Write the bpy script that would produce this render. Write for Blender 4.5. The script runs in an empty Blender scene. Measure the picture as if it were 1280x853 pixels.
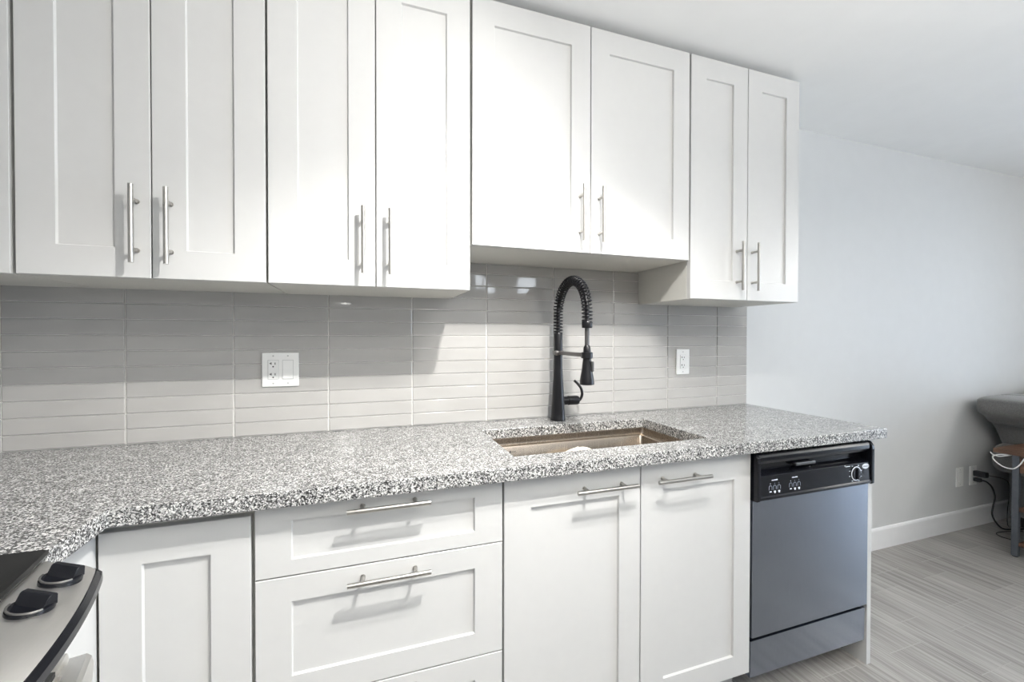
import bpy, bmesh, math, random
from mathutils import Vector, Matrix
random.seed(7)
C = bpy.context.scene.collection
SC = bpy.context.scene
PI = math.pi

# ------------------------------------------------------------------ camera
FZ = -0.024                                   # floor height (worktop top is z = 0.914)
CEIL = 2.419
f_px, yaw, pitch, roll = 539.0, 0.33422, -0.010535, 0.00117
cd = bpy.data.cameras.new('camera'); cam = bpy.data.objects.new('camera', cd); C.objects.link(cam)
cd.sensor_width = 36.0; cd.sensor_fit = 'HORIZONTAL'; cd.lens = f_px / 1280 * 36
cd.clip_start = 0.02
fwd = Vector((math.sin(yaw)*math.cos(pitch), math.cos(yaw)*math.cos(pitch), math.sin(pitch)))
M = fwd.to_track_quat('-Z', 'Y').to_matrix().to_4x4() @ Matrix.Rotation(roll, 4, 'Z')
cam.matrix_world = Matrix.Translation((0.96786, -1.74341, 1.26861)) @ M
SC.camera = cam

# ------------------------------------------------------------------ view, world, lights
SC.view_settings.view_transform = 'Standard'
SC.view_settings.look = 'None'
SC.view_settings.gamma = 1.0
SC.view_settings.use_curve_mapping = False
SC.view_settings.exposure = 0.06
w = bpy.data.worlds.new('sky'); SC.world = w; w.use_nodes = True
bg = w.node_tree.nodes['Background']
bg.inputs[0].default_value = (0.72, 0.84, 1.0, 1); bg.inputs[1].default_value = 0.3

def area(name, loc, rot, sx, sy, power, col):
    l = bpy.data.lights.new(name, 'AREA'); l.shape = 'RECTANGLE'; l.size = sx; l.size_y = sy
    l.energy = power; l.color = col
    o = bpy.data.objects.new(name, l); C.objects.link(o); o.location = loc; o.rotation_euler = rot
    return o
def spot(name, loc, target, power, size, blend, rad, col):
    l = bpy.data.lights.new(name, 'SPOT'); l.energy = power; l.spot_size = size; l.spot_blend = blend
    l.shadow_soft_size = rad; l.color = col
    o = bpy.data.objects.new(name, l); C.objects.link(o); o.location = loc
    o.rotation_euler = (Vector(target)-Vector(loc)).to_track_quat('-Z', 'Y').to_euler()
    return o
WARM = (1.0, 0.985, 0.955)
# track heads: position, power of the wide beam, power of the narrow reflector beam
LAMPS = [((1.555, -1.245, 2.345), 9, 42), ((1.815, -1.255, 2.345), 12, 30), ((1.50, -1.375, 2.345), 66, 92)]
for p, e_wide, e_beam in LAMPS:
    spot('lamp_light', p, (p[0] if p[0] > 1.52 else .22, 0.0, 1.05), e_wide, math.radians(122), 1.0, 0.022, WARM)
    sl = spot('lamp_beam', p, (p[0]-(.55 if p[0] < 1.52 else 0), -0.20, 0.66), e_beam, math.radians(60), 0.8, 0.022, WARM)
    sl.scale = (2.1, 1, 1)                    # oval reflector beam
# daylight through the patio window on the right and the two small rear windows
area('patio_daylight', (7.75, -2.6, 1.2), (0, PI/2, 0), 2.1, 2.4, 190, (0.68, 0.82, 1.0))
area('rear_daylight', (3.05, -5.0, 2.1), (PI/2, 0, 0), 1.6, 0.5, 24, (0.86, 0.93, 1.0))
area('ceiling_fill', (2.3, -2.5, 1.862), (PI, 0, 0), 0.26, 0.26, 96, (1, .985, .955))  # added upward fill to brighten the ceiling, no known lamp there
PENDANTS = [((.80, -3.20, 1.76), .12, 20, 'glass globe pendant lamp hanging over the far end of the kitchen'),
            ((5.6, -2.3, 2.0), .17, 40, 'added unseen fill light, shaped as a globe pendant in the living area')]  # living area globe is an added fill light

# ------------------------------------------------------------------ materials
def newmat(name):
    m = bpy.data.materials.new(name); m.use_nodes = True
    nt = m.node_tree; b = nt.nodes['Principled BSDF']
    return m, nt, b
def N(nt, t, **kw):
    n = nt.nodes.new(t)
    for k, v in kw.items(): setattr(n, k, v)
    return n
def coords(nt, scale=(1, 1, 1), rot=(0, 0, 0), kind='Object'):
    tc = N(nt, 'ShaderNodeTexCoord'); mp = N(nt, 'ShaderNodeMapping')
    mp.inputs['Scale'].default_value = scale; mp.inputs['Rotation'].default_value = rot
    nt.links.new(tc.outputs[kind], mp.inputs[0]); return mp.outputs[0]
def ramp(nt, fac, stops, interp='LINEAR'):
    r = N(nt, 'ShaderNodeValToRGB'); r.color_ramp.interpolation = interp
    els = r.color_ramp.elements
    while len(els) > 1: els.remove(els[-1])
    els[0].position = stops[0][0]; els[0].color = (*stops[0][1], 1)
    for p, c in stops[1:]:
        e = els.new(p); e.color = (*c, 1)
    nt.links.new(fac, r.inputs[0]); return r.outputs[0]
def noise(nt, vec, scale, detail=3, rough=.5):
    n = N(nt, 'ShaderNodeTexNoise'); n.inputs['Scale'].default_value = scale
    n.inputs['Detail'].default_value = detail; n.inputs['Roughness'].default_value = rough
    nt.links.new(vec, n.inputs['Vector']); return n.outputs[0]
def bump(nt, b, h, strength, dist):
    n = N(nt, 'ShaderNodeBump'); n.inputs['Strength'].default_value = strength
    n.inputs['Distance'].default_value = dist
    nt.links.new(h, n.inputs['Height']); nt.links.new(n.outputs[0], b.inputs['Normal'])
def paint(name, col, rough, var=.03, nscale=30, bstr=0.0, metallic=0, spec=.5):
    m, nt, b = newmat(name)
    v = coords(nt); n = noise(nt, v, nscale)
    c = ramp(nt, n, [(.3, tuple(x*(1-var) for x in col)), (.7, tuple(min(1, x*(1+var)) for x in col))])
    nt.links.new(c, b.inputs['Base Color'])
    b.inputs['Roughness'].default_value = rough; b.inputs['Metallic'].default_value = metallic
    b.inputs['Specular IOR Level'].default_value = spec
    if bstr: bump(nt, b, noise(nt, v, nscale*4), bstr, .001)
    return m
def steel(name, col, rough, direction=(1, 1, 60), var=.12):
    m, nt, b = newmat(name)
    v = coords(nt, direction); n = noise(nt, v, 8, 6, .6)
    c = ramp(nt, n, [(.3, tuple(x*(1-var) for x in col)), (.7, tuple(min(1, x*(1+var)) for x in col))])
    nt.links.new(c, b.inputs['Base Color'])
    r = ramp(nt, n, [(.3, (rough*.85,)*3), (.7, (rough*1.15,)*3)])
    nt.links.new(r, b.inputs['Roughness']); b.inputs['Metallic'].default_value = 1
    bump(nt, b, n, .03, .0003)
    return m
M_white = paint('white_cabinet_paint', (.575, .572, .56), .30, .008)
M_carc = paint('white_melamine', (.60, .59, .55), .5, .01)
M_edge = paint('raw_cabinet_edge', (.42, .38, .33), .6)
M_kick = paint('toe_kick', (.30, .30, .30), .6)
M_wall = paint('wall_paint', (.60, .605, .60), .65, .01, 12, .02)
M_wall2 = paint('wall_paint_rest', (.36, .355, .35), .7, .01, 12)  # walls out of view, darkened to cut bounce light and deepen reflections
M_ceil = paint('ceiling_paint', (.92, .92, .91), .8, .01, 8, .03)
M_trim = paint('trim_paint', (.83, .83, .83), .4, .01)
M_grout = paint('white_grout', (.80, .79, .76), .8, .02)
M_nickel = steel('brushed_nickel', (.46, .445, .42), .3, (30, 30, 1), .06)
M_nickel_h = steel('brushed_nickel_bar', (.46, .445, .42), .3, (1, 30, 30), .06)
M_dark_nickel = paint('handle_post', (.35, .34, .32), .35, .05, metallic=1)
M_ssteel = steel('sink_steel', (.42, .36, .30), .24, (60, 60, 1), .10)
M_rsteel = steel('range_steel', (.80, .785, .76), .38, (90, 2.5, 90), .025)
M_dsteel = steel('dishwasher_steel', (.26, .283, .33), .21, (60, 60, 3), .05)  # blue tint in the base colour stands in for reflected daylight
M_black = paint('black_gloss', (.006, .0065, .009), .16, .1, spec=.3)
M_faucet = paint('matte_black', (.008, .008, .0095), .30, .1, spec=.35)
M_hose = paint('dark_grey_hose', (.10, .10, .10), .35, .05, metallic=.6)
M_arm = paint('gunmetal_arm', (.16, .155, .15), .35, .05, metallic=.7)
M_glass_top = paint('black_ceramic_glass', (.010, .010, .010), .22, .1, spec=.35)
M_display = paint('display_grey', (.30, .31, .29), .4, .02)
M_plastic = paint('white_plastic', (.82, .82, .80), .35, .01)
M_slot = paint('socket_slot', (.02, .02, .02), .6)
M_shade = paint('plate_seam', (.45, .45, .44), .6)
M_print = paint('white_print', (.80, .84, .90), .5, .01)
M_dprint = paint('grey_print', (.22, .25, .30), .5, .01)
M_leg = paint('gunmetal_leg', (.085, .095, .11), .45, .1, metallic=.3)
M_cable = paint('black_cable', (.012, .012, .014), .5)
M_wcable = paint('white_cable', (.85, .85, .84), .45)
M_cloth = paint('cream_cloth', (.85, .78, .66), .85, .04, 60, .1)
M_lampw = paint('lamp_housing', (.8, .8, .8), .4)

# granite: stone grains in white, grey and black
def make_granite():
    m, nt, b = newmat('speckled_granite')
    v = coords(nt)
    wn = N(nt, 'ShaderNodeTexNoise'); wn.inputs['Scale'].default_value = 180
    nt.links.new(v, wn.inputs['Vector'])
    vo = N(nt, 'ShaderNodeTexVoronoi'); vo.inputs['Scale'].default_value = 370
    add = N(nt, 'ShaderNodeVectorMath', operation='MULTIPLY_ADD')
    nt.links.new(wn.outputs['Color'], add.inputs[0]); add.inputs[1].default_value = (.006, .006, .006)
    nt.links.new(v, add.inputs[2]); nt.links.new(add.outputs[0], vo.inputs['Vector'])
    sep = N(nt, 'ShaderNodeSeparateColor'); nt.links.new(vo.outputs['Color'], sep.inputs[0])
    c1 = ramp(nt, sep.outputs[0], [(0, (.012, .013, .014)), (.22, (.08, .08, .08)), (.40, (.21, .21, .208)),
                                   (.58, (.46, .46, .45)), (.83, (.72, .71, .695))], 'CONSTANT')
    n2 = noise(nt, v, 22, 3, .6)
    c2 = ramp(nt, n2, [(.35, (.80, .80, .80)), (.65, (1.10, 1.10, 1.09))])
    mx = N(nt, 'ShaderNodeMix', data_type='RGBA', blend_type='MULTIPLY'); mx.inputs[0].default_value = 1
    nt.links.new(c1, mx.inputs[6]); nt.links.new(c2, mx.inputs[7])
    nt.links.new(mx.outputs[2], b.inputs['Base Color'])
    b.inputs['Roughness'].default_value = .16; b.inputs['IOR'].default_value = 1.95
    return m
M_granite = make_granite()

def make_tile():
    m, nt, b = newmat('grey_glass_tile')
    v = coords(nt)
    n = noise(nt, coords(nt, (2, 2, 5)), 3, 2)
    c = ramp(nt, n, [(.3, (.40, .389, .373)), (.7, (.43, .419, .402))])
    nt.links.new(c, b.inputs['Base Color'])
    b.inputs['Roughness'].default_value = .045
    b.inputs['Specular IOR Level'].default_value = .6
    bump(nt, b, noise(nt, v, 14, 2), .05, .002)
    return m
M_tile = make_tile()

def make_floor():
    m, nt, b = newmat('grey_wood_plank_tile')
    v = coords(nt, (1, 1, 1), (0, 0, PI/2))
    br = N(nt, 'ShaderNodeTexBrick'); nt.links.new(v, br.inputs['Vector'])
    br.offset = .37; br.inputs['Scale'].default_value = 1
    br.inputs['Brick Width'].default_value = 0.3; br.inputs['Row Height'].default_value = .2
    br.inputs['Mortar Size'].default_value = .0016; br.inputs['Mortar Smooth'].default_value = .2
    br.inputs['Color1'].default_value = (0, 0, 0, 1); br.inputs['Color2'].default_value = (1, 1, 1, 1)
    st = coords(nt, (34, 1.1, 1))
    n1 = noise(nt, st, 1.6, 6, .62)
    st2 = coords(nt, (90, 2.5, 1)); n2 = noise(nt, st2, 1.3, 4, .6)
    a = N(nt, 'ShaderNodeMath', operation='MULTIPLY_ADD'); nt.links.new(n2, a.inputs[0]); a.inputs[1].default_value = .45
    nt.links.new(n1, a.inputs[2])
    bw = N(nt, 'ShaderNodeMath', operation='MULTIPLY_ADD'); nt.links.new(br.outputs['Color'], bw.inputs[0]); bw.inputs[1].default_value = .10
    nt.links.new(a.outputs[0], bw.inputs[2])
    c = ramp(nt, bw.outputs[0], [(.50, (.15, .14, .13)), (.66, (.235, .222, .208)), (.80, (.325, .31, .292)), (.98, (.43, .415, .395))])
    mx = N(nt, 'ShaderNodeMix', data_type='RGBA'); nt.links.new(br.outputs['Fac'], mx.inputs[0])
    nt.links.new(c, mx.inputs[6]); mx.inputs[7].default_value = (.38, .365, .345, 1)
    nt.links.new(mx.outputs[2], b.inputs['Base Color']); b.inputs['Roughness'].default_value = .30
    bump(nt, b, n1, .10, .002)
    return m
M_floor = make_floor()

def make_wood():
    m, nt, b = newmat('rustic_brown_wood')
    n = noise(nt, coords(nt, (25, 2, 25)), 2, 6, .6)
    c = ramp(nt, n, [(.3, (.045, .022, .014)), (.5, (.115, .058, .034)), (.7, (.22, .125, .075))])
    nt.links.new(c, b.inputs['Base Color']); b.inputs['Roughness'].default_value = .5
    return m
M_wood = make_wood()
def make_fabric():
    m, nt, b = newmat('grey_woven_fabric')
    v = coords(nt); n = noise(nt, v, 160, 4, .7); n0 = noise(nt, v, 9, 3)
    c = ramp(nt, n, [(.3, (.085, .085, .083)), (.7, (.17, .168, .163))])
    nt.links.new(c, b.inputs['Base Color']); b.inputs['Roughness'].default_value = .9
    b.inputs['Sheen Weight'].default_value = .3
    bump(nt, b, n, .4, .002)
    return m
M_fabric = make_fabric()
def make_pane():
    m = bpy.data.materials.new('window_glass'); m.use_nodes = True; nt = m.node_tree
    nt.nodes.remove(nt.nodes['Principled BSDF'])
    out = nt.nodes['Material Output']; t = N(nt, 'ShaderNodeBsdfTransparent'); g = N(nt, 'ShaderNodeBsdfGlossy')
    g.inputs['Roughness'].default_value = .02; fr = N(nt, 'ShaderNodeFresnel'); mx = N(nt, 'ShaderNodeMixShader')
    nt.links.new(fr.outputs[0], mx.inputs[0]); nt.links.new(t.outputs[0], mx.inputs[1]); nt.links.new(g.outputs[0], mx.inputs[2])
    nt.links.new(mx.outputs[0], out.inputs[0]); return m
M_pane = make_pane()
def make_glow(strength):
    m, nt, b = newmat('lamp_diffuser'); b.inputs['Base Color'].default_value = (.9, .9, .88, 1)
    b.inputs['Emission Color'].default_value = (1, .98, .94, 1); b.inputs['Emission Strength'].default_value = strength
    return m

# ------------------------------------------------------------------ mesh helpers
def obj(name, bm, mat, parent=None, smooth=False, mods=()):
    bmesh.ops.recalc_face_normals(bm, faces=bm.faces)
    me = bpy.data.meshes.new(name); bm.to_mesh(me); bm.free()
    for mm in (mat if isinstance(mat, (list, tuple)) else [mat]): me.materials.append(mm)
    o = bpy.data.objects.new(name, me); C.objects.link(o)
    if parent is not None:
        o.parent = parent; o.location = -parent.location      # geometry is written in world space
    if smooth:
        for p in me.polygons: p.use_smooth = True
    return o
def thing(name, label, cat, loc, group=None):
    o = bpy.data.objects.new(name, None); C.objects.link(o); o.location = loc; o.empty_display_size = .05
    o['label'] = label; o['category'] = cat
    if group: o['group'] = group
    return o
def tag(o, label, cat, group=None):
    o['label'] = label; o['category'] = cat
    if group: o['group'] = group
    return o
def struct(o): o['kind'] = 'structure'; return o
def box(bm, x0, x1, y0, y1, z0, z1, bev=0.0, seg=2):
    vs = [bm.verts.new((x, y, z)) for x in (x0, x1) for y in (y0, y1) for z in (z0, z1)]
    fs = [(0, 1, 3, 2), (4, 6, 7, 5), (0, 4, 5, 1), (2, 3, 7, 6), (0, 2, 6, 4), (1, 5, 7, 3)]
    faces = [bm.faces.new([vs[i] for i in f]) for f in fs]
    if bev:
        es = list({e for f in faces for e in f.edges})
        bmesh.ops.bevel(bm, geom=es, offset=bev, segments=seg, affect='EDGES', profile=.5)
    return faces
def bx(*a, **k):
    bm = bmesh.new(); box(bm, *a, **k); return bm
def cyl(bm, a, b, r0, r1=None, n=20, cap=True):
    a, b = Vector(a), Vector(b); r1 = r0 if r1 is None else r1
    d = (b-a).normalized(); q = d.to_track_quat('Z', 'Y')
    R = []
    for p, r in ((a, r0), (b, r1)):
        R.append([bm.verts.new(p + q @ Vector((r*math.cos(2*PI*i/n), r*math.sin(2*PI*i/n), 0))) for i in range(n)])
    for i in range(n): bm.faces.new((R[0][i], R[0][(i+1) % n], R[1][(i+1) % n], R[1][i]))
    if cap: bm.faces.new(R[0][::-1]); bm.faces.new(R[1])
def lathe(bm, prof, origin=(0, 0, 0), n=28, axis='Z'):
    o = Vector(origin); rings = []
    for r, h in prof:
        ring = []
        for i in range(n):
            c, s = r*math.cos(2*PI*i/n), r*math.sin(2*PI*i/n)
            p = {'Z': (c, s, h), 'X': (h, c, s), 'Y': (c, h, s)}[axis]
            ring.append(bm.verts.new(o + Vector(p)))
        rings.append(ring)
    for A, B in zip(rings, rings[1:]):
        for i in range(n): bm.faces.new((A[i], A[(i+1) % n], B[(i+1) % n], B[i]))
    bm.faces.new(rings[0][::-1]); bm.faces.new(rings[-1])
def tube(bm, pts, r, n=10):
    pts = [Vector(p) for p in pts]; rings = []
    up = Vector((0, 0, 1)); prev = None
    for i, p in enumerate(pts):
        t = (pts[min(i+1, len(pts)-1)] - pts[max(i-1, 0)]).normalized()
        if prev is None:
            a = t.orthogonal().normalized()
        else:
            a = (prev - t*prev.dot(t)).normalized()
        prev = a; b = t.cross(a); rr = r(i/(len(pts)-1)) if callable(r) else r
        rings.append([bm.verts.new(p + a*rr*math.cos(2*PI*k/n) + b*rr*math.sin(2*PI*k/n)) for k in range(n)])
    for A, B in zip(rings, rings[1:]):
        for k in range(n): bm.faces.new((A[k], A[(k+1) % n], B[(k+1) % n], B[k]))
    bm.faces.new(rings[0][::-1]); bm.faces.new(rings[-1])
def prism(bm, prof, axis, a, b):
    """prof: closed 2D loop; extruded along axis from a to b"""
    def P(u, v, t): return {'X': (t, u, v), 'Y': (u, t, v), 'Z': (u, v, t)}[axis]
    A = [bm.verts.new(P(u, v, a)) for u, v in prof]; B = [bm.verts.new(P(u, v, b)) for u, v in prof]
    n = len(prof)
    for i in range(n): bm.faces.new((A[i], A[(i+1) % n], B[(i+1) % n], B[i]))
    bm.faces.new(A[::-1]); bm.faces.new(B)
def smooth_path(pts, k=8):
    P = [Vector(p) for p in pts]; out = []
    for i in range(len(P)-1):
        p0, p1, p2, p3 = P[max(i-1, 0)], P[i], P[i+1], P[min(i+2, len(P)-1)]
        for j in range(k):
            t = j/k
            out.append(.5*((2*p1)+(-p0+p2)*t+(2*p0-5*p1+4*p2-p3)*t*t+(-p0+3*p1-3*p2+p3)*t**3))
    out.append(P[-1]); return out
def autosmooth(o, ang=40):
    for p in o.data.polygons: p.use_smooth = True
    o.data.set_sharp_from_angle(angle=math.radians(ang)); return o

def shaker(x0, x1, z0, z1, yf, th, l, r, b, t, rec=.007):
    """a shaker front facing -y: frame with a recessed flat panel"""
    bm = bmesh.new(); c = .0012
    def ring(ax0, ax1, az0, az1, y):
        return [bm.verts.new(p) for p in ((ax0, y, az0), (ax1, y, az0), (ax1, y, az1), (ax0, y, az1))]
    R = [ring(x0, x1, z0, z1, yf+th), ring(x0, x1, z0, z1, yf+c), ring(x0+c, x1-c, z0+c, z1-c, yf),
         ring(x0+l, x1-r, z0+b, z1-t, yf), ring(x0+l+.0025, x1-r-.0025, z0+b+.0025, z1-t-.0025, yf+rec)]
    for A, B in zip(R, R[1:]):
        for i in range(4): bm.faces.new((A[i], A[(i+1) % 4], B[(i+1) % 4], B[i]))
    bm.faces.new(R[-1]); bm.faces.new(R[0][::-1])
    return bm
def bar_handle(parent, x, z, yf, vertical=True, L=.2):
    """bar on two posts, centre at (x, z) in front of a face at y = yf"""
    bm = bmesh.new(); yb = yf-.034; h = L/2; s = .064
    d = Vector((0, 0, 1)) if vertical else Vector((1, 0, 0)); c = Vector((x, yb, z))
    lathe_pts = []
    cyl(bm, c-d*h, c+d*h, .006, n=20)
    es = [e for e in bm.edges if len(e.link_faces) == 2 and e.calc_face_angle(0) > 1]
    bmesh.ops.bevel(bm, geom=es, offset=.0008, segments=2, affect='EDGES')
    o = autosmooth(obj('handle', bm, M_nickel if vertical else M_nickel_h, parent)); o.location = -Vector(root_loc(parent))
    for k in (-1, 1):
        bm = bmesh.new(); p = c+d*s*k
        cyl(bm, p+Vector((0, .004, 0)), (p.x, yf+.0005, p.z), .0048, n=14)
        cyl(bm, (p.x, yf-.003, p.z), (p.x, yf+.0005, p.z), .0062, n=14)
        q = obj('post', bm, M_nickel, parent); q.location = o.location
        autosmooth(q)
        join_into(o, q)
    return o
def root_loc(p):
    v = Vector((0, 0, 0))
    while p is not None: v += Vector(p.location); p = p.parent
    return v
def join_into(a, b):
    """merge mesh b into a (same local space)"""
    bm = bmesh.new(); bm.from_mesh(a.data); bm.from_mesh(b.data); bm.to_mesh(a.data); bm.free()
    me = b.data; bpy.data.objects.remove(b); bpy.data.meshes.remove(me)
    autosmooth(a)
def sub(name, bm, mat, parent, smooth=False):
    o = obj(name, bm, mat, parent, smooth); o.location = -root_loc(parent); return o
def holed(bm, plane, fixed, a0, a1, b0, b1, holes, th):
    """wall slab with rectangular holes; plane 'X' (normal x) or 'Y'; th may be negative"""
    As = sorted({a0, a1, *[h[0] for h in holes], *[h[1] for h in holes]}); Bs = sorted({b0, b1, *[h[2] for h in holes], *[h[3] for h in holes]})
    for i in range(len(As)-1):
        for j in range(len(Bs)-1):
            ca, cb = (As[i]+As[i+1])/2, (Bs[j]+Bs[j+1])/2
            if any(h[0] < ca < h[1] and h[2] < cb < h[3] for h in holes): continue
            lo, hi = sorted((fixed, fixed+th))
            if plane == 'X': box(bm, lo, hi, As[i], As[i+1], Bs[j], Bs[j+1])
            else: box(bm, As[i], As[i+1], lo, hi, Bs[j], Bs[j+1])

# ------------------------------------------------------------------ the room
XL, XR, YB = -0.107, 7.3, -4.6
struct(obj('floor', bx(XL-.1, XR+.1, YB-.1, .1, FZ-.08, FZ), M_floor))
struct(obj('ceiling', bx(XL-.1, XR+.1, YB-.1, .1, CEIL, CEIL+.08), M_ceil))
struct(obj('wall_back', bx(XL-.1, XR+.1, 0, .1, FZ, CEIL), M_wall))
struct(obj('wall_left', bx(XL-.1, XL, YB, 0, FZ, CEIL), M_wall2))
bm = bmesh.new(); holed(bm, 'X', XR, YB, 0, FZ, CEIL, [(-3.9, -1.3, .08, 2.2)], .1)
struct(obj('wall_right', bm, M_wall))
bm = bmesh.new(); holed(bm, 'Y', YB, XL-.1, XR+.1, FZ, CEIL, [(2.56, 3.60, 1.97, 2.26)], -.1)
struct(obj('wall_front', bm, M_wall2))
bm = bmesh.new()
prism(bm, [(0, FZ), (-.013, FZ), (-.013, FZ+.115), (-.009, FZ+.124), (0, FZ+.128)], 'X', 2.866, XR)
struct(obj('baseboard_back', bm, M_trim))
bm = bmesh.new()
prism(bm, [(XR, FZ), (XR-.013, FZ), (XR-.013, FZ+.115), (XR-.009, FZ+.124), (XR, FZ+.128)], 'Y', YB, -.014)
struct(obj('baseboard_right', bm, M_trim))
# patio window
bm = bmesh.new()
for a0, a1, b0, b1 in ((-3.9, -1.3, .08, .14), (-3.9, -1.3, 2.14, 2.2), (-3.9, -3.84, .14, 2.14), (-1.36, -1.3, .14, 2.14), (-2.64, -2.56, .14, 2.14)):
    box(bm, XR+.02, XR+.07, a0, a1, b0, b1)
o = struct(obj('window_1', bm, M_trim)); o2 = obj('pane', bx(XR+.04, XR+.046, -3.84, -1.36, .14, 2.14), M_pane, o)
# small high rear windows (their reflection shows in the tiles)
bm = bmesh.new()
for a0, a1, b0, b1 in ((2.56, 3.60, 1.97, 1.99), (2.56, 3.60, 2.24, 2.26), (2.56, 2.585, 1.99, 2.24), (3.575, 3.60, 1.99, 2.24),
                       (2.90, 3.26, 1.99, 2.24), (2.695, 2.715, 1.99, 2.24)):
    box(bm, a0, a1, YB-.07, YB-.02, b0, b1)
o = struct(obj('window_2', bm, M_trim)); obj('pane', bx(2.585, 3.575, YB-.046, YB-.04, 1.99, 2.24), M_pane, o)

# ------------------------------------------------------------------ tiled backsplash
TX0, TW, TH, TZ0 = -0.065, .30473, .05137, .914+.0497
bm = bmesh.new()
box(bm, XL+.001, 2.8775, -.0045, -.0002, .9145, 1.572)
for f in bm.faces: f.material_index = 0
cols = [XL+.001] + [TX0+i*TW for i in range(10)] + [2.8775]
rowsz = [.9145+.0015] + [TZ0+k*TH for k in range(12)] + [1.5715]
g = .0011
for i in range(len(cols)-1):
    for k in range(len(rowsz)-1):
        x0, x1, z0, z1 = cols[i]+.0018, cols[i+1]-.0018, rowsz[k]+g, rowsz[k+1]-g
        if i == len(cols)-2: x1 += g-.0003
        tilt = [random.uniform(-.00016, .00016) for _ in range(4)]
        nb = []
        for (x, z), t in zip(((x0, z0), (x1, z0), (x1, z1), (x0, z1)), tilt): nb.append((x, z, t))
        c = .0022
        outer = [bm.verts.new((x, -.0046, z)) for x, z, t in nb]
        mid = [bm.verts.new((x, -.0070, z)) for x, z, t in nb]
        inn = []
        for q, (x, z, t) in enumerate(nb):
            sx = 1 if q in (0, 3) else -1; sz = 1 if q in (0, 1) else -1
            inn.append(bm.verts.new((x+sx*c, -.0082+t, z+sz*c)))
        for A, B in ((outer, mid), (mid, inn)):
            for q in range(4):
                fc = bm.faces.new((A[q], A[(q+1) % 4], B[(q+1) % 4], B[q])); fc.material_index = 1
        fc = bm.faces.new(inn); fc.material_index = 1
o = obj('backsplash', bm, [M_grout, M_tile])
tag(o, 'glossy grey stacked tile backsplash with white grout between worktop and wall cabinets', 'backsplash')

# ------------------------------------------------------------------ wall cabinets
YU = -.35; ZT = 2.393; G = .0016
def wall_cabinet(x0, xm, x1, zb, label, hz, hoff=(-.032, .044), hz_tab=None):
    t = thing('wall_cabinet', label, 'cabinet', ((x0+x1)/2, -.0, zb), 'shaker wall cabinets')
    obj('body', bx(x0+.0006, x1-.0006, YU+.0215, -.0005, zb, ZT, bev=.0006, seg=1), M_carc, t)
    for a, b, side in ((x0, xm, 1), (xm, x1, -1)):
        d = obj('door', shaker(a+G, b-G, zb+.0005, ZT, YU, .0205, .076, .076, .077, .083), M_white, t)
        hx = xm+hoff[0] if side == 1 else xm+hoff[1]
        bar_handle(d, hx, hz, YU)
    return t
wall_cabinet(.167, .442, .710, 1.421, 'tall white two-door wall cabinet at far left above the double socket plate', 1.557, (-.031, .043))
wall_cabinet(.713, 1.008, 1.306, 1.421, 'tall white two-door wall cabinet just left of the shorter one above the sink', 1.557, (-.037, .041))
wall_cabinet(1.311, 1.754, 2.198, 1.572, 'short wide white two-door wall cabinet above the sink and faucet', 1.709, (-.043, .035))
wall_cabinet(2.203, 2.500, 2.797, 1.421, 'narrow white two-door wall cabinet at right end above the small socket', 1.560, (-.057, .026))
# corner cabinet, only its edge is in the picture
t = thing('corner_wall_cabinet', 'white wall cabinet edge at the extreme left of the photo, no handle', 'cabinet', (.02, 0, 1.421))
obj('body', bx(XL+.001, .1655, YU+.0215, -.0005, 1.421, ZT), M_carc, t)
obj('front_panel', bx(XL+.001, .1585, YU, YU+.021, 1.421, ZT, bev=.001), M_white, t)

# ------------------------------------------------------------------ base cabinets
YD = -.61; ZB = .098
# corner base cabinet
t = thing('corner_base_cabinet', 'white corner base cabinet with one plain shaker door beside the range', 'cabinet', (.17, 0, FZ))
bm = bmesh.new()
box(bm, XL+.001, .7265, YD+.021, -.001, ZB, .8755)
box(bm, XL+.001, .418, -.842, YD+.0212, ZB, .8755)
obj('body', bm, M_carc, t)
obj('toe_kick', bx(.36, .7265, YD+.075, YD+.09, FZ, ZB), M_kick, t)
obj('door', shaker(.4435, .7235, ZB+.002, .853, YD, .0205, .074, .079, .08, .076), M_white, t)
obj('side_front', bx(.4185, .4385, -.842, YD+.004, ZB+.002, .8755, bev=.001), M_white, t)
# drawer cabinet
t = thing('drawer_cabinet', 'white base cabinet with three stacked drawers left of the sink cabinet', 'cabinet', (1.03, 0, FZ))
obj('body', bx(.7275, 1.3355, YD+.021, -.001, ZB, .8755), M_carc, t)
obj('toe_kick', bx(.7275, 1.3355, YD+.075, YD+.09, FZ, ZB), M_kick, t)
for z0, z1, rb, rt, hz in ((.7005, .874, .0375, .043, .846), (.397, .6975, .062, .060, .668), (.100, .394, .062, .062, .364)):
    d = obj('drawer', shaker(.7315, 1.3335, z0, z1, YD, .0205, .076, .078, rb, rt), M_white, t)
    bar_handle(d, 1.032, hz, YD, False)
# sink cabinet
t = thing('sink_cabinet', 'white two-door base cabinet under the sink with horizontal bar handles', 'cabinet', (1.79, 0, FZ))
bm = bmesh.new()
box(bm, 1.3365, 1.3545, YD+.021, -.001, ZB, .8755); box(bm, 2.2205, 2.2385, YD+.021, -.001, ZB, .8755)
box(bm, 1.3546, 2.2204, YD+.021, -.001, ZB, ZB+.018); box(bm, 1.3546, 2.2204, -.012, -.001, ZB+.0181, .8755)
box(bm, 1.3546, 2.2204, YD+.021, YD+.038, .80, .8755)
obj('body', bm, M_carc, t)
obj('toe_kick', bx(1.3365, 2.2385, YD+.075, YD+.09, FZ, ZB), M_kick, t)
for a, b, hx, rl, rr in ((1.3375, 1.787, 1.653, .080, .076), (1.787, 2.2375, 1.932, .086, .072)):
    d = obj('door', shaker(a+G, b-G, ZB+.003, .874, YD, .0205, rl, rr, .072, .091), M_white, t)
    bar_handle(d, hx, .818, YD, False, .205)
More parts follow.
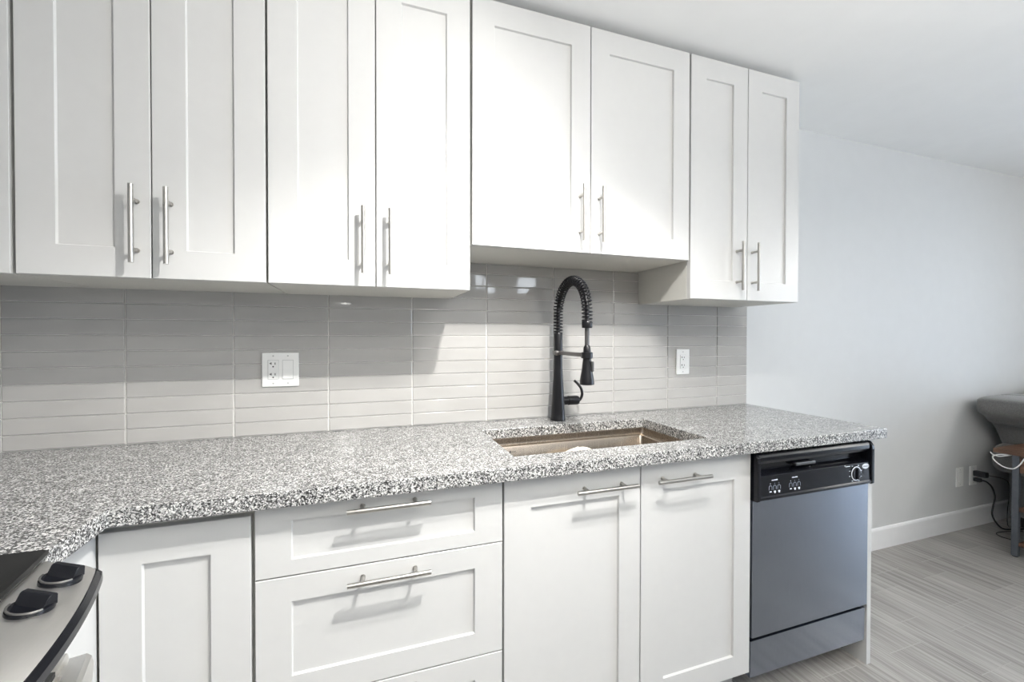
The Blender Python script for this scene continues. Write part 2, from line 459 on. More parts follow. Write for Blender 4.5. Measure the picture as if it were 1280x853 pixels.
# end panel
bm = bmesh.new(); prism(bm, [(-.0005, FZ), (-.0005, .8755), (-.609, .8755), (-.609, FZ)], 'X', 2.8425, 2.864)
o = obj('end_panel', bm, M_white); tag(o, 'tall white end panel right of the dishwasher holding up the worktop', 'panel')

# ------------------------------------------------------------------ countertop with sink cut-out
SX0, SX1, SY0, SY1 = 1.392, 2.112, -.545, -.170
bm = bmesh.new()
Xs = [XL+.0005, .476, SX0, SX1, 2.889]; Ys = [-.823, -.6465, SY0, SY1, -.0005]
vd = {}
def V(x, y, z):
    k = (round(x, 5), round(y, 5), round(z, 5))
    if k not in vd: vd[k] = bm.verts.new(k)
    return vd[k]
cells = set()
for i in range(4):
    for j in range(4):
        if j == 0 and i > 0: continue
        if i == 2 and j == 2: continue
        cells.add((i, j))
z0, z1 = .8765, .914
for i, j in cells:
    x0, x1, y0, y1 = Xs[i], Xs[i+1], Ys[j], Ys[j+1]
    bm.faces.new([V(*p, z1) for p in ((x0, y0), (x1, y0), (x1, y1), (x0, y1))])
    bm.faces.new([V(*p, z0) for p in ((x0, y0), (x0, y1), (x1, y1), (x1, y0))])
    for di, dj, a, b in ((-1, 0, (x0, y1), (x0, y0)), (1, 0, (x1, y0), (x1, y1)), (0, -1, (x0, y0), (x1, y0)), (0, 1, (x1, y1), (x0, y1))):
        if (i+di, j+dj) not in cells:
            bm.faces.new([V(*a, z0), V(*b, z0), V(*b, z1), V(*a, z1)])
o = obj('countertop', bm, M_granite)
tag(o, 'speckled grey granite worktop running from the range past the sink to the dishwasher', 'countertop')
md = o.modifiers.new('bevel', 'BEVEL'); md.width = .002; md.segments = 2; md.limit_method = 'ANGLE'; md.angle_limit = math.radians(40)

# ------------------------------------------------------------------ sink
t = thing('kitchen_sink', 'rectangular stainless undermount sink with an inner ledge set in the granite', 'sink', (1.75, -.36, .66))
def rrect(x0, x1, y0, y1, r, n=5):
    pts = []
    for cx, cy, a0 in ((x1-r, y1-r, 0), (x0+r, y1-r, 90), (x0+r, y0+r, 180), (x1-r, y0+r, 270)):
        for k in range(n+1):
            a = math.radians(a0+90*k/n); pts.append((cx+r*math.cos(a), cy+r*math.sin(a)))
    return pts
bm = bmesh.new(); L = []
e = .002
for (ins, z, r) in ((-.028-e, .8763, .012), (-e-.001, .8763, .012), (-e, .872, .011), (-e, .858, .011), (.000, .850, .011), (.016, .848, .011), (.018, .845, .012),
                    (.018, .70, .012), (.022, .680, .016), (.030, .672, .02), (.20, .668, .02)):
    if ins == .20:
        pts = rrect(SX0+.30, SX1-.30, SY0+.14, SY1-.14, .02)
    else:
        pts = rrect(SX0+ins, SX1-ins, SY0+ins, SY1-ins, r)
    L.append([bm.verts.new((x, y, z)) for x, y in pts])
for A, B in zip(L, L[1:]):
    n = len(A)
    for k in range(n): bm.faces.new((A[k], A[(k+1) % n], B[(k+1) % n], B[k]))
bm.faces.new(L[-1])
autosmooth(obj('basin', bm, M_ssteel, t), 50)
bm = bmesh.new(); lathe(bm, [(.055, .6685), (.055, .6705), (.047, .6712), (.040, .6695), (.012, .6695), (.006, .676), (.004, .676)], (1.75, -.36, 0))
autosmooth(obj('drain', bm, M_nickel, t))
bm = bmesh.new()
yl = SY1-.0182
lathe(bm, [(.0042, yl), (.0042, yl-.0003)], (1.502, 0, .826), 20, 'Y')
for k, (dx, hh) in enumerate(((.0085, .004), (.0120, .003), (.0150, .0045), (.018, .003), (.021, .003))):
    box(bm, 1.502+dx-.001, 1.502+dx+.001, yl-.0003, yl, .826-hh/2, .826+hh/2)
obj('logo', bm, M_arm, t)
# cream cloth lying in the sink
bm = bmesh.new()
nr, na_ = 16, 40; rings = []
for i in range(nr+1):
    u = i/nr; row = []
    for k in range(na_):
        a = 2*PI*k/na_
        wob = 1+.07*math.sin(3*a+.6)+.05*math.sin(5*a)*u+.03*math.sin(11*a)*u
        h = .166*(math.cos(u*PI/2)**.55 if u < 1 else 0)*(1+.03*math.sin(4*a)*u)
        row.append(bm.verts.new((1.755+.150*u*wob*math.cos(a), -.272+.080*u*wob*math.sin(a), .676+h+.004*math.sin(7*a+8*u))))
    rings.append(row)
for A, B in zip(rings[1:], rings[2:]):
    for k in range(na_): bm.faces.new((A[k], A[(k+1) % na_], B[(k+1) % na_], B[k]))
bm.faces.new(rings[1])
for v in rings[0]: bm.verts.remove(v)
o = obj('dishcloth', bm, M_cloth, None, True); tag(o, 'cream cloth heaped in the sink, only its top showing above the granite edge', 'cloth')
md = o.modifiers.new('thickness', 'SOLIDIFY'); md.thickness = .003; md.offset = -1

# ------------------------------------------------------------------ faucet
FX, FY = 1.752, -.082
HX, HY = 1.752, -.33
t = thing('kitchen_faucet', 'tall matte black faucet with coiled spring neck behind the sink', 'faucet', (FX, FY, .914))
bm = bmesh.new()
lathe(bm, [(.0325, .9143), (.0325, .921), (.031, .925), (.029, .96), (.0265, 1.00), (.0235, 1.05), (.0205, 1.10), (.0195, 1.128), (.0190, 1.130),
           (.0185, 1.134), (.0185, 1.20), (.0185, 1.279), (.017, 1.283)], (FX, FY, 0), 32)
autosmooth(obj('body', bm, M_faucet, t))
ax_z = 1.365; rr = (FY-HY)/2; cy = (FY+HY)/2
path = [Vector((FX, FY, z)) for z in [1.283+.005*k for k in range(int((ax_z-1.283)/.005)+1)]]
na = 60
for k in range(na+1):
    a = PI*k/na
    path.append(Vector((FX+(HX-FX)*k/na, cy+rr*math.cos(a), ax_z+rr*1.0*math.sin(a))))
zz = ax_z
while zz > 1.322:
    zz -= .005; path.append(Vector((HX, HY, zz)))
bm = bmesh.new(); tube(bm, path, .0085, 14); autosmooth(obj('hose', bm, M_faucet, t))
# helix about the path
cum = [0]
for a, b in zip(path, path[1:]): cum.append(cum[-1]+(b-a).length)
tot = cum[-1]; turns = tot/.0132; hel = []; ns = int(turns*14)
import bisect
for s in range(ns+1):
    d = tot*s/ns; i = min(bisect.bisect_right(cum, d)-1, len(path)-2); fr = (d-cum[i])/max(1e-9, cum[i+1]-cum[i])
    p = path[i].lerp(path[i+1], fr); tg = (path[min(i+2, len(path)-1)]-path[max(i-1, 0)]).normalized()
    ex = Vector((1, 0, 0)); ex = (ex-tg*ex.dot(tg)).normalized(); ey = tg.cross(ex); a = 2*PI*turns*s/ns
    hel.append(p+(ex*math.cos(a)+ey*math.sin(a))*.0182)
bm = bmesh.new(); tube(bm, hel, .0027, 8); autosmooth(obj('spring', bm, M_faucet, t), 80)
bm = bmesh.new(); lathe(bm, [(.018, 1.300), (.0195, 1.303), (.0195, 1.322), (.018, 1.325)], (HX, HY, 0)); autosmooth(obj('collar', bm, M_faucet, t))
bm = bmesh.new(); cyl(bm, (HX, HY, 1.232), (HX, HY, 1.302), .0085); autosmooth(obj('hose_end', bm, M_hose, t))
bm = bmesh.new()
lathe(bm, [(.009, 1.236), (.0125, 1.230), (.014, 1.212), (.0145, 1.192), (.0165, 1.17), (.0195, 1.145), (.024, 1.12), (.0265, 1.102), (.0265, 1.092), (.022, 1.090)], (HX, HY, 0))
sh = autosmooth(obj('spray_head', bm, M_faucet, t))
bm = bmesh.new(); box(bm, HX+.008, HX+.018, HY-.0225, HY-.012, 1.140, 1.178, bev=.003); sub('spray_button', bm, M_hose, sh)
bm = bmesh.new()
lathe(bm, [(.0195, 1.188), (.0215, 1.190), (.0215, 1.209), (.0195, 1.211)], (HX, HY, 0))
autosmooth(obj('holder_ring', bm, M_faucet, t))
bm = bmesh.new(); box(bm, FX-.009, FX+.009, HY+.018, FY-.016, 1.192, 1.207, bev=.002)
box(bm, FX-.0205, FX+.0205, FY-.0205, FY+.0205, 1.188, 1.211, bev=.008, seg=3)
autosmooth(obj('support_arm', bm, M_arm, t))
bm = bmesh.new()
lathe(bm, [(.018, FX+.012), (.018, FX+.045), (.0200, FX+.047), (.0200, FX+.086), (.018, FX+.094), (.010, FX+.098)], (0, FY, .995), 24, 'X')
autosmooth(obj('valve', bm, M_faucet, t))
bm = bmesh.new()
lp = smooth_path([(FX+.090, FY, .990), (FX+.104, FY-.002, .998), (FX+.112, FY-.004, 1.018), (FX+.105, FY-.008, 1.045), (FX+.085, FY-.012, 1.068), (FX+.070, FY-.014, 1.080)])
tube(bm, lp, lambda s: .0065-.001*s, 12); autosmooth(obj('lever', bm, M_faucet, t))

# ------------------------------------------------------------------ dishwasher
t = thing('dishwasher', 'stainless dishwasher with black control panel at the right end of the worktop', 'dishwasher', (2.54, -.3, FZ))
DX0, DX1 = 2.2425, 2.8395
obj('tub', bx(DX0+.004, DX1-.004, -.575, -.03, .07, .868), M_kick, t)
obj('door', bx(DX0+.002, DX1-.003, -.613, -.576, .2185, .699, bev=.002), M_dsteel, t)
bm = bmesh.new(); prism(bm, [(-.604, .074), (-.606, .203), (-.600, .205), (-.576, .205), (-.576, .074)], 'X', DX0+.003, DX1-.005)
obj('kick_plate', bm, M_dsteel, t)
bm = bmesh.new()
box(bm, 2.44, 2.47, -.60, -.577, .2085, .2155)
obj('hinge_cover', bx(DX0+.01, DX1-.01, -.588, -.577, .2055, .218), M_slot, t)
bm.free()
# console: side cheeks + profile with the hand pocket
prof = [(-.576, .868), (-.606, .868), (-.620, .862), (-.627, .850), (-.628, .838), (-.622, .826), (-.604, .822), (-.590, .820), (-.590, .796),
        (-.604, .790), (-.622, .787), (-.626, .784), (-.6285, .716), (-.632, .712), (-.632, .704), (-.626, .701), (-.576, .701)]
bm = bmesh.new(); prism(bm, prof, 'X', DX0+.014, DX1-.016)
con = obj('console', bm, M_black, t)
bv = con.modifiers.new('bevel', 'BEVEL'); bv.width = .0015; bv.segments = 2; bv.limit_method = 'ANGLE'; bv.angle_limit = math.radians(25)
cheek = [(-.576, .868), (-.606, .868), (-.622, .863), (-.632, .850), (-.634, .836), (-.634, .704), (-.628, .699), (-.576, .699)]
bm = bmesh.new(); bm.free()
for ca, cb in ((DX0+.001, DX0+.0138), (DX1-.0158, DX1-.002)):
    bm = bmesh.new(); prism(bm, cheek, 'X', ca, cb); ch = sub('console_end', bm, M_black, con)
    bv = ch.modifiers.new('bevel', 'BEVEL'); bv.width = .002; bv.segments = 2; bv.limit_method = 'ANGLE'; bv.angle_limit = math.radians(30)
yc = -.6292
bm = bmesh.new()
box(bm, 2.455, 2.485, -.612, -.604, .808, .8125)
sub('latch', bx(2.45, 2.55, -.612, -.592, .800, .812, bev=.003), M_hose, con)
bm.free()
def arc(bm, cx, cz, r, a0, a1, wd, y, n=10):
    P = []
    for k in range(n+1):
        a = math.radians(a0+(a1-a0)*k/n)
        P.append([bm.verts.new((cx+q*math.cos(a), yy, cz+q*math.sin(a))) for q in (r, r+wd) for yy in (y, y+.0008)])
    for A, B in zip(P, P[1:]):
        for i, j in ((0, 1), (1, 3), (3, 2), (2, 0)): bm.faces.new((A[i], A[j], B[j], B[i]))
def yface(z): return -.6285+(.7160-z)/(.716-.784)*(.0025)-.0007   # face of the control strip
for cx, cz in ((2.327, .0), (2.423, .0)):
    bm = bmesh.new(); bd = bmesh.new()
    for k in range(3):
        x = cx+(k-1)*.020
        arc(bd, x, .744, .0058, 0, 180, .0014, yface(.744)); 
        box(bd, x-.0072, x-.0058, yface(.738), yface(.738)+.0008, .7355, .744); box(bd, x+.0058, x+.0072, yface(.738), yface(.738)+.0008, .7355, .744)
        box(bm, x-.0045, x+.0045, yface(.727), yface(.727)+.0008, .7275, .731)
        if k: box(bm, x-.0025, x+.0035, yface(.724), yface(.724)+.0008, .7235, .7268)
        sub('indicator', bx(x-.0009, x+.0009, yface(.757), yface(.757)+.0008, .7555, .7578), M_print if k == 0 else M_dprint, con)
    sub('button_label', bm, M_print, con); sub('button_group', bd, M_dprint, con); bm = bmesh.new()
    for k in range(7):
        box(bm, cx-.013+k*.0040, cx-.0105+k*.0040, yface(.769), yface(.769)+.0008, .7665, .7665+random.choice((.003, .0036, .0042)))
    sub('button_heading', bm, M_print, con)
DXc, DZc = 2.740, .749
bm = bmesh.new()
lathe(bm, [(.0235, yface(DZc)+.001), (.0232, yface(DZc)-.004), (.021, yface(DZc)-.006), (.004, yface(DZc)-.006)], (DXc, 0, DZc), 32, 'Y')
box(bm, DXc-.004, DXc+.004, yface(DZc)-.012, yface(DZc)-.005, DZc-.020, DZc+.020, bev=.002)
dial = autosmooth(sub('dial', bm, M_black, con))
bm = bmesh.new(); arc(bm, DXc, DZc, .0236, 0, 360, .0034, yface(DZc)-.0024, 40)
sub('dial_ring', bm, M_print, con)
for a in (-60, -25, 15, 60, 120, 160, 195, 235):
    c_, s_ = math.cos(math.radians(a)), math.sin(math.radians(a))
    x, z = DXc+.0335*c_, DZc+.0330*s_
    z = min(max(z, .7185), .781)
    sub('dial_mark', bx(x-.0032, x+.0032, yface(z), yface(z)+.0008, z-.0010, z+.0010), M_print, con)
sub('dial_mark', bx(DXc-.052, DXc-.030, yface(.779), yface(.779)+.0008, .7775, .7798), M_print, con)
sub('indicator', bx(2.681, 2.685, yface(.783)-.0002, yface(.783)+.0008, .7808, .7838), M_print, con)
bm = bmesh.new(); n = 28; A = []; B = []
for k in range(n):
    a = 2*PI*k/n; x, z = 2.7965+.0185*math.cos(a), .771+.0098*math.sin(a)
    A.append(bm.verts.new((x, yface(.771)-.0004, z))); B.append(bm.verts.new((x, yface(.771)+.0009, z)))
for k in range(n): bm.faces.new((A[k], A[(k+1) % n], B[(k+1) % n], B[k]))
bm.faces.new(A); bm.faces.new(B[::-1])
badge = sub('badge', bm, M_print, con)
tc = bpy.data.curves.new('badge_lettering', 'FONT'); tc.body = 'Whirlpool'; tc.size = .0075; tc.align_x = 'CENTER'; tc.align_y = 'CENTER'; tc.extrude = .0002
tc.materials.append(M_dprint)
tmp = bpy.data.objects.new('badge_lettering_curve', tc); C.objects.link(tmp); bpy.context.view_layer.update()
me = bpy.data.meshes.new_from_object(tmp.evaluated_get(bpy.context.evaluated_depsgraph_get())); bpy.data.objects.remove(tmp)
to = bpy.data.objects.new('badge_lettering', me); C.objects.link(to); to.parent = con
to.rotation_euler = (PI/2, 0, 0); to.location = Vector((2.7965, yface(.771)-.0007, .771))-root_loc(con)
for lx in (2.2605, 2.824): pass

# ------------------------------------------------------------------ range (faces +x)
RY0, RY1 = -1.605, -.845
RC, RH = (RY0+RY1)/2, (RY1-RY0)/2
def bow(y, base, amt): return base+amt*(1-((y-RC)/RH)**2)
t = thing('range', 'slide-in electric range with black glass top and front knobs, bottom left', 'stove', (.2, RC, FZ))
obj('body', bx(XL+.003, .470, RY0, RY1, FZ+.0, .893), M_rsteel, t)
def ystrip(bm, profile, y0, y1, n=28, fn=None):
    """profile(y) -> closed list of (x,z)"""
    rings = []
    for k in range(n+1):
        y = y0+(y1-y0)*k/n
        rings.append([bm.verts.new((x, y, z)) for x, z in profile(y)])
    m_ = len(rings[0])
    for A, B in zip(rings, rings[1:]):
        for i in range(m_): bm.faces.new((A[i], A[(i+1) % m_], B[(i+1) % m_], B[i]))
    bm.faces.new(rings[0]); bm.faces.new(rings[-1][::-1])
bm = bmesh.new()
ystrip(bm, lambda y: [(XL+.003, .905), (XL+.003, .9165), (bow(y, .474, .036), .9165), (bow(y, .480, .037), .915), (bow(y, .483, .037), .911), (bow(y, .481, .037), .905)], RY0-.002, RY1+.022)
autosmooth(obj('cooktop', bm, M_glass_top, t), 30)
# control strip top (steel) with sloping bowed front
def rnd(y):
    d = min(RY1-y, y-RY0); r = .018
    return 0 if d > r else (r-math.sqrt(max(0, r*r-(r-d)**2)))
bm = bmesh.new()
ystrip(bm, lambda y: [(.40, .893), (.40, .9045), (bow(y, .488, .05), .9045), (bow(y, .518, .066)-rnd(y), .8995), (bow(y, .545, .068)-rnd(y), .892), (bow(y, .553, .068)-rnd(y), .886), (bow(y, .52, .06)-rnd(y), .874), (.44, .874)], RY0+.001, RY1-.001, 60)
cp = autosmooth(obj('control_panel', bm, M_rsteel, t), 35)
bm = bmesh.new()
ystrip(bm, lambda y: [(bow(y, .530, .068)-rnd(y), .8855), (bow(y, .553, .068)-rnd(y), .8875), (bow(y, .560, .068)-rnd(y), .882), (bow(y, .561, .068)-rnd(y), .872), (bow(y, .556, .068)-rnd(y), .866), (bow(y, .53, .068)-rnd(y), .866)], RY0, RY1, 60)
autosmooth(sub('front_trim', bm, M_black, cp), 35)
def knob(cx, cy):
    MT = Matrix.Translation((cx, cy, .8995)) @ Matrix.Rotation(math.radians(9), 4, 'Y') @ Matrix.Rotation(math.radians(-19), 4, 'Z')
    bm = bmesh.new()
    lathe(bm, [(.0242, -.004), (.0246, .0035), (.0242, .0065), (.0225, .0078), (.0208, .0066), (.006, .0060)], (0, 0, 0), 44)
    P = [(-.004, .004), (.0160, .004), (.0140, .0185), (.0115, .0205), (.0045, .0205), (.0022, .0190)]
    prism(bm, P, 'X', -.0205, .0205)
    bm.transform(MT)
    k = autosmooth(obj('knob', bm, M_black, t), 35)
    bv = k.modifiers.new('bevel', 'BEVEL'); bv.width = .0012; bv.segments = 2; bv.limit_method = 'ANGLE'; bv.angle_limit = math.radians(35)
    bm = bmesh.new()
    pts = [(.0228*math.cos(math.radians(a)), .0228*math.sin(math.radians(a)), .0080) for a in range(-165, -14, 6)]
    tube(bm, pts, .0014, 8); bm.transform(MT)
    autosmooth(sub('knob_rim', bm, M_arm, k), 60)
knob(.537, -.909); knob(.545, -.987)
bm = bmesh.new()
ystrip(bm, lambda y: [(.515, .8990), (.515, .9065-.0), (.524, .9062), (.572-abs(y-RC)*.02, .9000), (.572-abs(y-RC)*.02, .893)], -1.38, -1.085, 16)
bvo = obj('display', bm, M_display, t); autosmooth(bvo, 30)
bv = bvo.modifiers.new('bevel', 'BEVEL'); bv.width = .008; bv.segments = 4; bv.limit_method = 'ANGLE'; bv.angle_limit = math.radians(60)
# fascia, oven door, handle
bm = bmesh.new()
ystrip(bm, lambda y: [(.4702, .76), (.4702, .8738), (bow(y, .508, .045), .8738), (bow(y, .508, .045), .76)], RY0+.001, RY1-.001)
autosmooth(obj('fascia', bm, M_rsteel, t), 30)
bm = bmesh.new()
ystrip(bm, lambda y: [(.4702, .20), (.4702, .752), (bow(y, .512, .045), .752), (bow(y, .514, .045), .748), (bow(y, .514, .045), .20)], RY0+.003, RY1-.003)
od = autosmooth(obj('oven_door', bm, M_rsteel, t), 30)
bm = bmesh.new()
def hp(y):
    xo = bow(y, .545, .060)
    return [(xo-.028, .738), (xo-.028, .748), (xo-.006, .751), (xo, .746), (xo+.003, .732), (xo+.001, .708), (xo-.006, .706), (xo-.009, .736)]
ystrip(bm, hp, RY0+.012, RY1-.012, 50)
box(bm, .505, .535, RY1-.050, RY1-.024, .722, .745); box(bm, .505, .535, RY0+.024, RY0+.050, .722, .745)
autosmooth(sub('handle', bm, M_rsteel, od), 35)
bm = bmesh.new()
ystrip(bm, lambda y: [(bow(y, .500, .045), .7524), (bow(y, .500, .045), .7598), (bow(y, .5145, .045), .7598), (bow(y, .5145, .045), .7524)], RY0+.06, RY1-.06)
sub('vent_slot', bm, M_slot, od)
obj('storage_drawer', bx(.4702, .512, RY0+.003, RY1-.003, .05, .192, bev=.003), M_rsteel, t)

# ------------------------------------------------------------------ sockets and switches
def slots(bm, cx, cz, y, s=1.0):
    box(bm, cx-.0075*s, cx-.0050*s, y, y+.001, cz+.000, cz+.0085*s); box(bm, cx+.0050*s, cx+.0075*s, y, y+.001, cz+.000, cz+.0075*s)
    box(bm, cx-.0115*s, cx-.0075*s, y, y+.001, cz+.003*s, cz+.0055*s)
    lathe(bm, [(.0026*s, y), (.0026*s, y+.001)], (cx, 0, cz-.007*s), 12, 'Y')
def plate(name, x0, x1, z0, z1, yw, label, cat, gangs):
    t = thing(name, label, cat, ((x0+x1)/2, yw, (z0+z1)/2))
    obj('cover_plate', bx(x0, x1, yw-.006, yw, z0, z1, bev=.0022), M_plastic, t)
    zc = (z0+z1)/2
    for cx, kind in gangs:
        if kind == 'socket':
            s = obj('socket', bx(cx-.0165, cx+.0165, yw-.0078, yw-.0055, zc-.0335, zc+.0335, bev=.001), M_plastic, t)
            bm = bmesh.new(); slots(bm, cx, zc+.018, yw-.0084); sub('slots', bm, M_slot, s)
            bm = bmesh.new(); slots(bm, cx, zc-.020, yw-.0084); sub('slots', bm, M_slot, s)
            sub('seam', bx(cx-.0175, cx+.0175, yw-.0063, yw-.0055, zc-.0345, zc+.0345), M_shade, s)
        elif kind == 'switch':
            bm = bmesh.new(); prism(bm, [(yw-.005, zc-.033), (yw-.0095, zc-.033), (yw-.0072, zc), (yw-.0078, zc+.033), (yw-.005, zc+.033)], 'X', cx-.0165, cx+.0165)
            s = obj('rocker', bm, M_plastic, t)
            sub('seam', bx(cx-.0178, cx+.0178, yw-.0063, yw-.0055, zc-.0345, zc+.0345), M_shade, s)
        for dz in (.049, -.049):
            bm = bmesh.new(); lathe(bm, [(.0028, yw-.0068), (.0028, yw-.0058)], (cx, 0, zc+dz), 12, 'Y'); obj('screw', bm, M_shade, t)
    return t
plate('socket_plate', .632, .750, 1.088, 1.210, -.0085, 'square white plate with socket and rocker switch under the left wall cabinets', 'socket', ((.668, 'socket'), (.715, 'switch')))
plate('socket_plate', 2.4215, 2.499, 1.083, 1.207, -.0085, 'single white double socket on grey tiles between faucet and right cabinet end', 'socket', ((2.460, 'socket'),))
plate('blank_plate', 4.717, 4.795, .263, .392, 0, 'slim white wall plate left of the socket near the baseboard', 'wall plate', ((4.756, 'switch'),))
plate('socket_plate', 4.868, 4.946, .258, .388, 0, 'white socket low on the wall with two black plugs in it', 'socket', ((4.907, 'socket'),))

# ------------------------------------------------------------------ plugs and cords
t = thing('power_adapter', 'black adapter block plugged into the upper low wall socket with thin cord', 'plug', (4.907, -.01, .345))
obj('adapter_body', bx(4.888, 4.928, -.075, -.009, .325, .360, bev=.005), M_cable, t)
bm = bmesh.new()
tube(bm, smooth_path([(4.915, -.072, .343), (4.925, -.095, .342), (4.99, -.12, .325), (5.05, -.12, .285), (5.08, -.11, .20), (5.085, -.10, .08), (5.10, -.10, FZ+.01), (5.2, -.10, FZ+.0045)]), .0022, 8)
autosmooth(obj('cord', bm, M_cable, t), 80)
t = thing('appliance_cable', 'thick black cord hanging from lower plug of wall socket to floor', 'cord', (4.907, -.01, .30))
bm = bmesh.new(); box(bm, 4.893, 4.921, -.045, -.009, .288, .312, bev=.004); obj('plug', bm, M_cable, t)
bm = bmesh.new()
tube(bm, smooth_path([(4.907, -.040, .300), (4.925, -.062, .296), (4.965, -.075, .255), (4.985, -.08, .19), (4.965, -.08, .13), (4.945, -.085, .08), (4.965, -.095, .03), (5.01, -.11, FZ+.012), (5.08, -.135, FZ+.0055), (5.16, -.15, FZ+.0055), (5.26, -.15, FZ+.0055)]), .0048, 10)
autosmooth(obj('cord', bm, M_cable, t), 80)
bm = bmesh.new()
tube(bm, smooth_path([(5.10, -.17, FZ+.004), (4.98, -.13, FZ+.004), (4.90, -.125, FZ+.004), (4.86, -.16, FZ+.004), (4.86, -.21, FZ+.004), (4.84, -.27, FZ+.004), (4.80, -.32, FZ+.004), (4.86, -.35, FZ+.004), (5.0, -.33, FZ+.004)]), .0028, 8)
o = obj('floor_cord', bm, M_cable); autosmooth(o, 80); tag(o, 'thin black cord looped on the floor behind the side table leg', 'cord')
t = thing('power_strip', 'black power strip on floor under side table at right edge', 'power strip', (4.86, -.30, FZ))
obj('strip_body', bx(4.80, 4.86, -.62, -.30, FZ+.0004, FZ+.042, bev=.006), M_cable, t)
for k in range(3): obj('plug', bx(4.812, 4.848, -.60+k*.09, -.56+k*.09, FZ+.0415, FZ+.075, bev=.005), M_hose, t)

# ------------------------------------------------------------------ side table
TXa, TXb, TYa, TYb, TZ = 4.580, 4.905, -.95, -.236, .597
t = thing('side_table', 'rustic brown wood side table with dark metal legs beside the sofa', 'table', ((TXa+TXb)/2, (TYa+TYb)/2, FZ))
obj('tabletop', bx(TXa, TXb, TYa, TYb, TZ-.024, TZ, bev=.002), M_wood, t)
for lx in (TXa+.004, TXb-.032):
    for ly in (-.346, TYa+.015):
        obj('leg', bx(lx, lx+.024, ly, ly+.030, FZ+.006, TZ-.0245, bev=.002), M_leg, t)
        if ly == -.346 or True:
            bm = bmesh.new(); lathe(bm, [(.012, FZ+.0003), (.013, FZ+.006)], (lx+.013, ly+.017, 0), 14); obj('foot', bm, M_cable, t)
obj('apron', bx(TXa+.008, TXa+.024, TYa+.052, -.3475, .475, TZ-.0245), M_wood, t)
obj('shelf', bx(TXa+.006, TXb-.006, TYa+.052, -.3475, .248, .272, bev=.002), M_wood, t)
obj('shelf', bx(TXa+.006, TXb-.006, TYa+.052, -.3475, .045, .068, bev=.002), M_wood, t)
bm = bmesh.new()
tube(bm, smooth_path([(4.60, -.30, .570), (4.574, -.262, .562), (4.571, -.240, .545), (4.574, -.250, .520), (4.576, -.285, .495), (4.575, -.325, .495), (4.574, -.352, .525), (4.574, -.366, .555), (4.5765, -.380, .585)]), .0032, 10)
tube(bm, smooth_path([(4.60, -.31, .5695), (4.58, -.29, .562), (4.572, -.265, .553), (4.571, -.238, .560), (4.574, -.228, .570)]), .0028, 8)
o = obj('white_cable', bm, M_wcable); autosmooth(o, 80); tag(o, 'white cable hanging in a loop from the side table edge', 'cable')

# ------------------------------------------------------------------ sofa
t = thing('sofa', 'dark grey fabric sofa with padded overhanging arm at right edge', 'sofa', (5.5, -.5, FZ))
def ringed(bm, profile, y0, y1, rb=.05, n=6):
    """rounded-end extrusion along y of a closed xz profile, shrinking towards its centroid at both ends"""
    cx = sum(p[0] for p in profile)/len(profile); cz = sum(p[1] for p in profile)/len(profile)
    rings = []
    st = []
    for k in range(n+1):
        a = PI/2*k/n; st.append((y1-rb*(1-math.sin(a)), rb*(1-math.cos(PI/2-a)) if False else rb*(1-math.sin(a))))
    seq = [(y1-rb*(1-math.cos(PI/2*k/n)), 1-math.sin(PI/2*k/n)) for k in range(n+1)]
    seq2 = [(y0+rb*(1-math.cos(PI/2*k/n)), 1-math.sin(PI/2*k/n)) for k in range(n, -1, -1)]
    for y, s in seq+seq2:
        ring = []
        for x, z in profile:
            d = Vector((x-cx, z-cz)); l = d.length; k_ = max(.02, (l-rb*s*.9)/l)
            ring.append(bm.verts.new((cx+d.x*k_, y, cz+d.y*k_)))
        rings.append(ring)
    m_ = len(profile)
    for A, B in zip(rings, rings[1:]):
        for i in range(m_): bm.faces.new((A[i], A[(i+1) % m_], B[(i+1) % m_], B[i]))
    bm.faces.new(rings[0]); bm.faces.new(rings[-1][::-1])
def cr(pts, k=5):
    n = len(pts); out = []
    P = [Vector((a, b)) for a, b in pts]
    for i in range(n):
        p0, p1, p2, p3 = P[(i-1) % n], P[i], P[(i+1) % n], P[(i+2) % n]
        for j in range(k):
            s = j/k; v = .5*((2*p1)+(-p0+p2)*s+(2*p0-5*p1+4*p2-p3)*s*s+(-p0+3*p1-3*p2+p3)*s**3)
            out.append((v.x, v.y))
    return out
bm = bmesh.new()
ringed(bm, cr([(4.792, .840), (4.794, .800), (4.812, .768), (4.880, .735), (4.95, .690), (5.20, .68), (5.33, .72), (5.38, .78), (5.34, .850), (5.20, .880), (5.02, .882), (4.88, .878), (4.808, .866)]), -.98, -.055, .04)
autosmooth(obj('arm_pad', bm, M_fabric, t), 80)
bm = bmesh.new()
ringed(bm, cr([(4.935, .73), (4.985, .665), (5.03, .60), (5.07, .54), (5.10, .50), (5.34, .48), (5.36, .60), (5.34, .73), (5.10, .745)]), -.97, -.065, .035)
autosmooth(obj('arm_panel', bm, M_fabric, t), 80)
bm = bmesh.new()
ringed(bm, cr([(4.955, .50), (4.95, .44), (4.97, .39), (5.05, .36), (5.30, .34), (5.40, .42), (5.38, .53), (5.15, .555), (5.0, .545)]), -.96, -.07, .03)
autosmooth(obj('arm_side', bm, M_fabric, t), 80)
bm = bmesh.new(); box(bm, 5.10, 6.95, -.95, -.09, .06, .42, bev=.03, seg=3); obj('base', bm, M_fabric, t)
bm = bmesh.new(); box(bm, 5.36, 6.90, -.92, -.30, .40, .53, bev=.04, seg=4); obj('seat_cushion', bm, M_fabric, t)
bm = bmesh.new(); box(bm, 5.37, 6.90, -.33, -.07, .40, .93, bev=.06, seg=4); obj('backrest', bm, M_fabric, t)
for x in (5.2, 6.8):
    for y in (-.88, -.16): obj('foot', bx(x, x+.05, y, y+.05, FZ, .065), M_cable, t)
bm = bmesh.new()
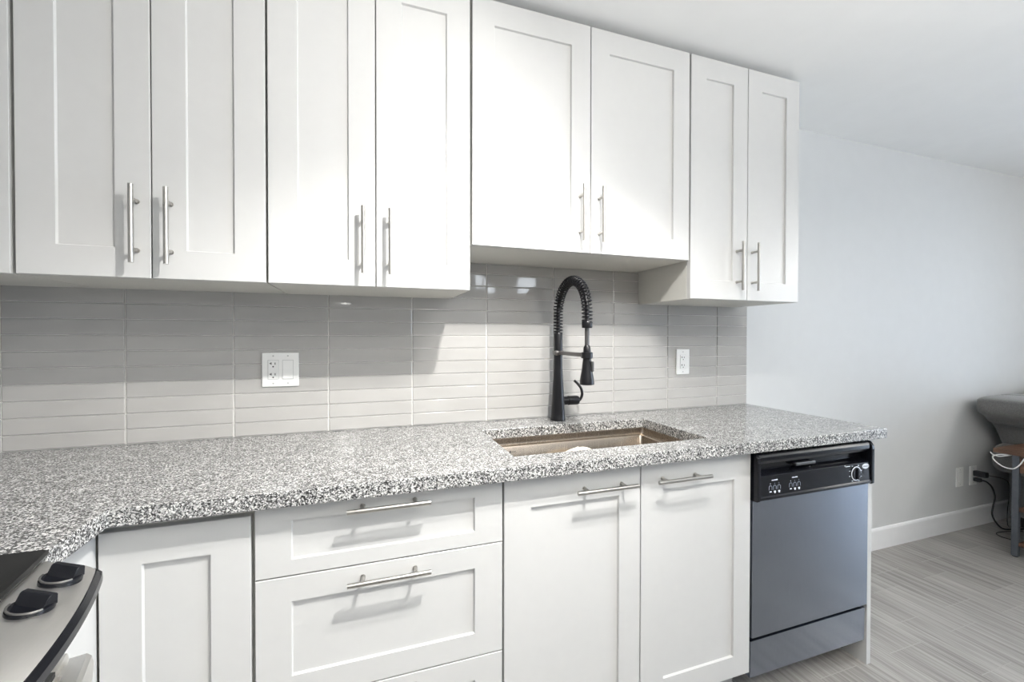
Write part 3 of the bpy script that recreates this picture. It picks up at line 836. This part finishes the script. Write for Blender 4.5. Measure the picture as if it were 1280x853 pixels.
tube(bm, smooth_path([(5.0, -.1, .881), (5.06, -.14, .881), (5.08, -.3, .881), (5.08, -.94, .881)]), .004, 8)
autosmooth(obj('piping', bm, M_fabric, t), 80)

# ------------------------------------------------------------------ lights above and behind the viewpoint, some added only as fill
t = thing('track_light', 'white ceiling track with three lamp heads in front of the wall cabinets', 'ceiling light', (1.53, -1.33, CEIL))
bm = bmesh.new(); box(bm, 1.15, 1.95, -1.375, -1.345, CEIL-.022, CEIL-.0002, bev=.002); obj('rail', bm, M_lampw, t)
for p, e_wide, e_beam in LAMPS:
    bm = bmesh.new(); cyl(bm, (p[0], p[1], p[2]+.012), (p[0], p[1], CEIL-.010), .04, .03)
    a = Vector((p[0], p[1], CEIL-.014)); b = Vector((p[0], -1.36, CEIL-.014)); cyl(bm, a, b, .008)
    autosmooth(obj('lamp_head', bm, M_lampw, t))
for (x, y, z), r, e_, lb in PENDANTS:
    t = thing('pendant_lamp', lb, 'pendant lamp', (x, y, z), 'globe pendant lamps')
    bm = bmesh.new()
    lathe(bm, [(r*math.sin(PI*(k+.5)/17), z-r*math.cos(PI*(k+.5)/17)) for k in range(17)], (x, y, 0), 32)
    autosmooth(obj('globe', bm, make_glow(e_), t), 60)
    bm = bmesh.new(); lathe(bm, [(.035, z+r-.01), (.035, z+r+.05), (.02, z+r+.06)], (x, y, 0)); autosmooth(obj('socket_cap', bm, M_lampw, t))
    bm = bmesh.new(); cyl(bm, (x, y, z+r+.055), (x, y, CEIL-.02), .004, n=8); obj('wire', bm, M_lampw, t)
    bm = bmesh.new(); lathe(bm, [(.055, CEIL-.022), (.06, CEIL-.0002)], (x, y, 0)); autosmooth(obj('canopy', bm, M_lampw, t))

t = thing('fill_uplighter', 'added unseen fill light, shaped as a white standing lamp behind the viewpoint', 'fill light', (2.3, -2.5, FZ))  # invented stand and bowl around the added ceiling fill
bm = bmesh.new(); lathe(bm, [(.15, FZ+.0003), (.15, FZ+.02), (.03, FZ+.03)], (2.3, -2.5, 0), 32); autosmooth(obj('base', bm, M_lampw, t))
bm = bmesh.new(); cyl(bm, (2.3, -2.5, FZ+.028), (2.3, -2.5, 1.80), .012); autosmooth(obj('pole', bm, M_lampw, t))
bm = bmesh.new(); lathe(bm, [(.03, 1.78), (.13, 1.83), (.205, 1.875), (.205, 1.885), (.195, 1.88), (.12, 1.845), (.02, 1.835)], (2.3, -2.5, 0), 40); autosmooth(obj('bowl', bm, M_lampw, t))
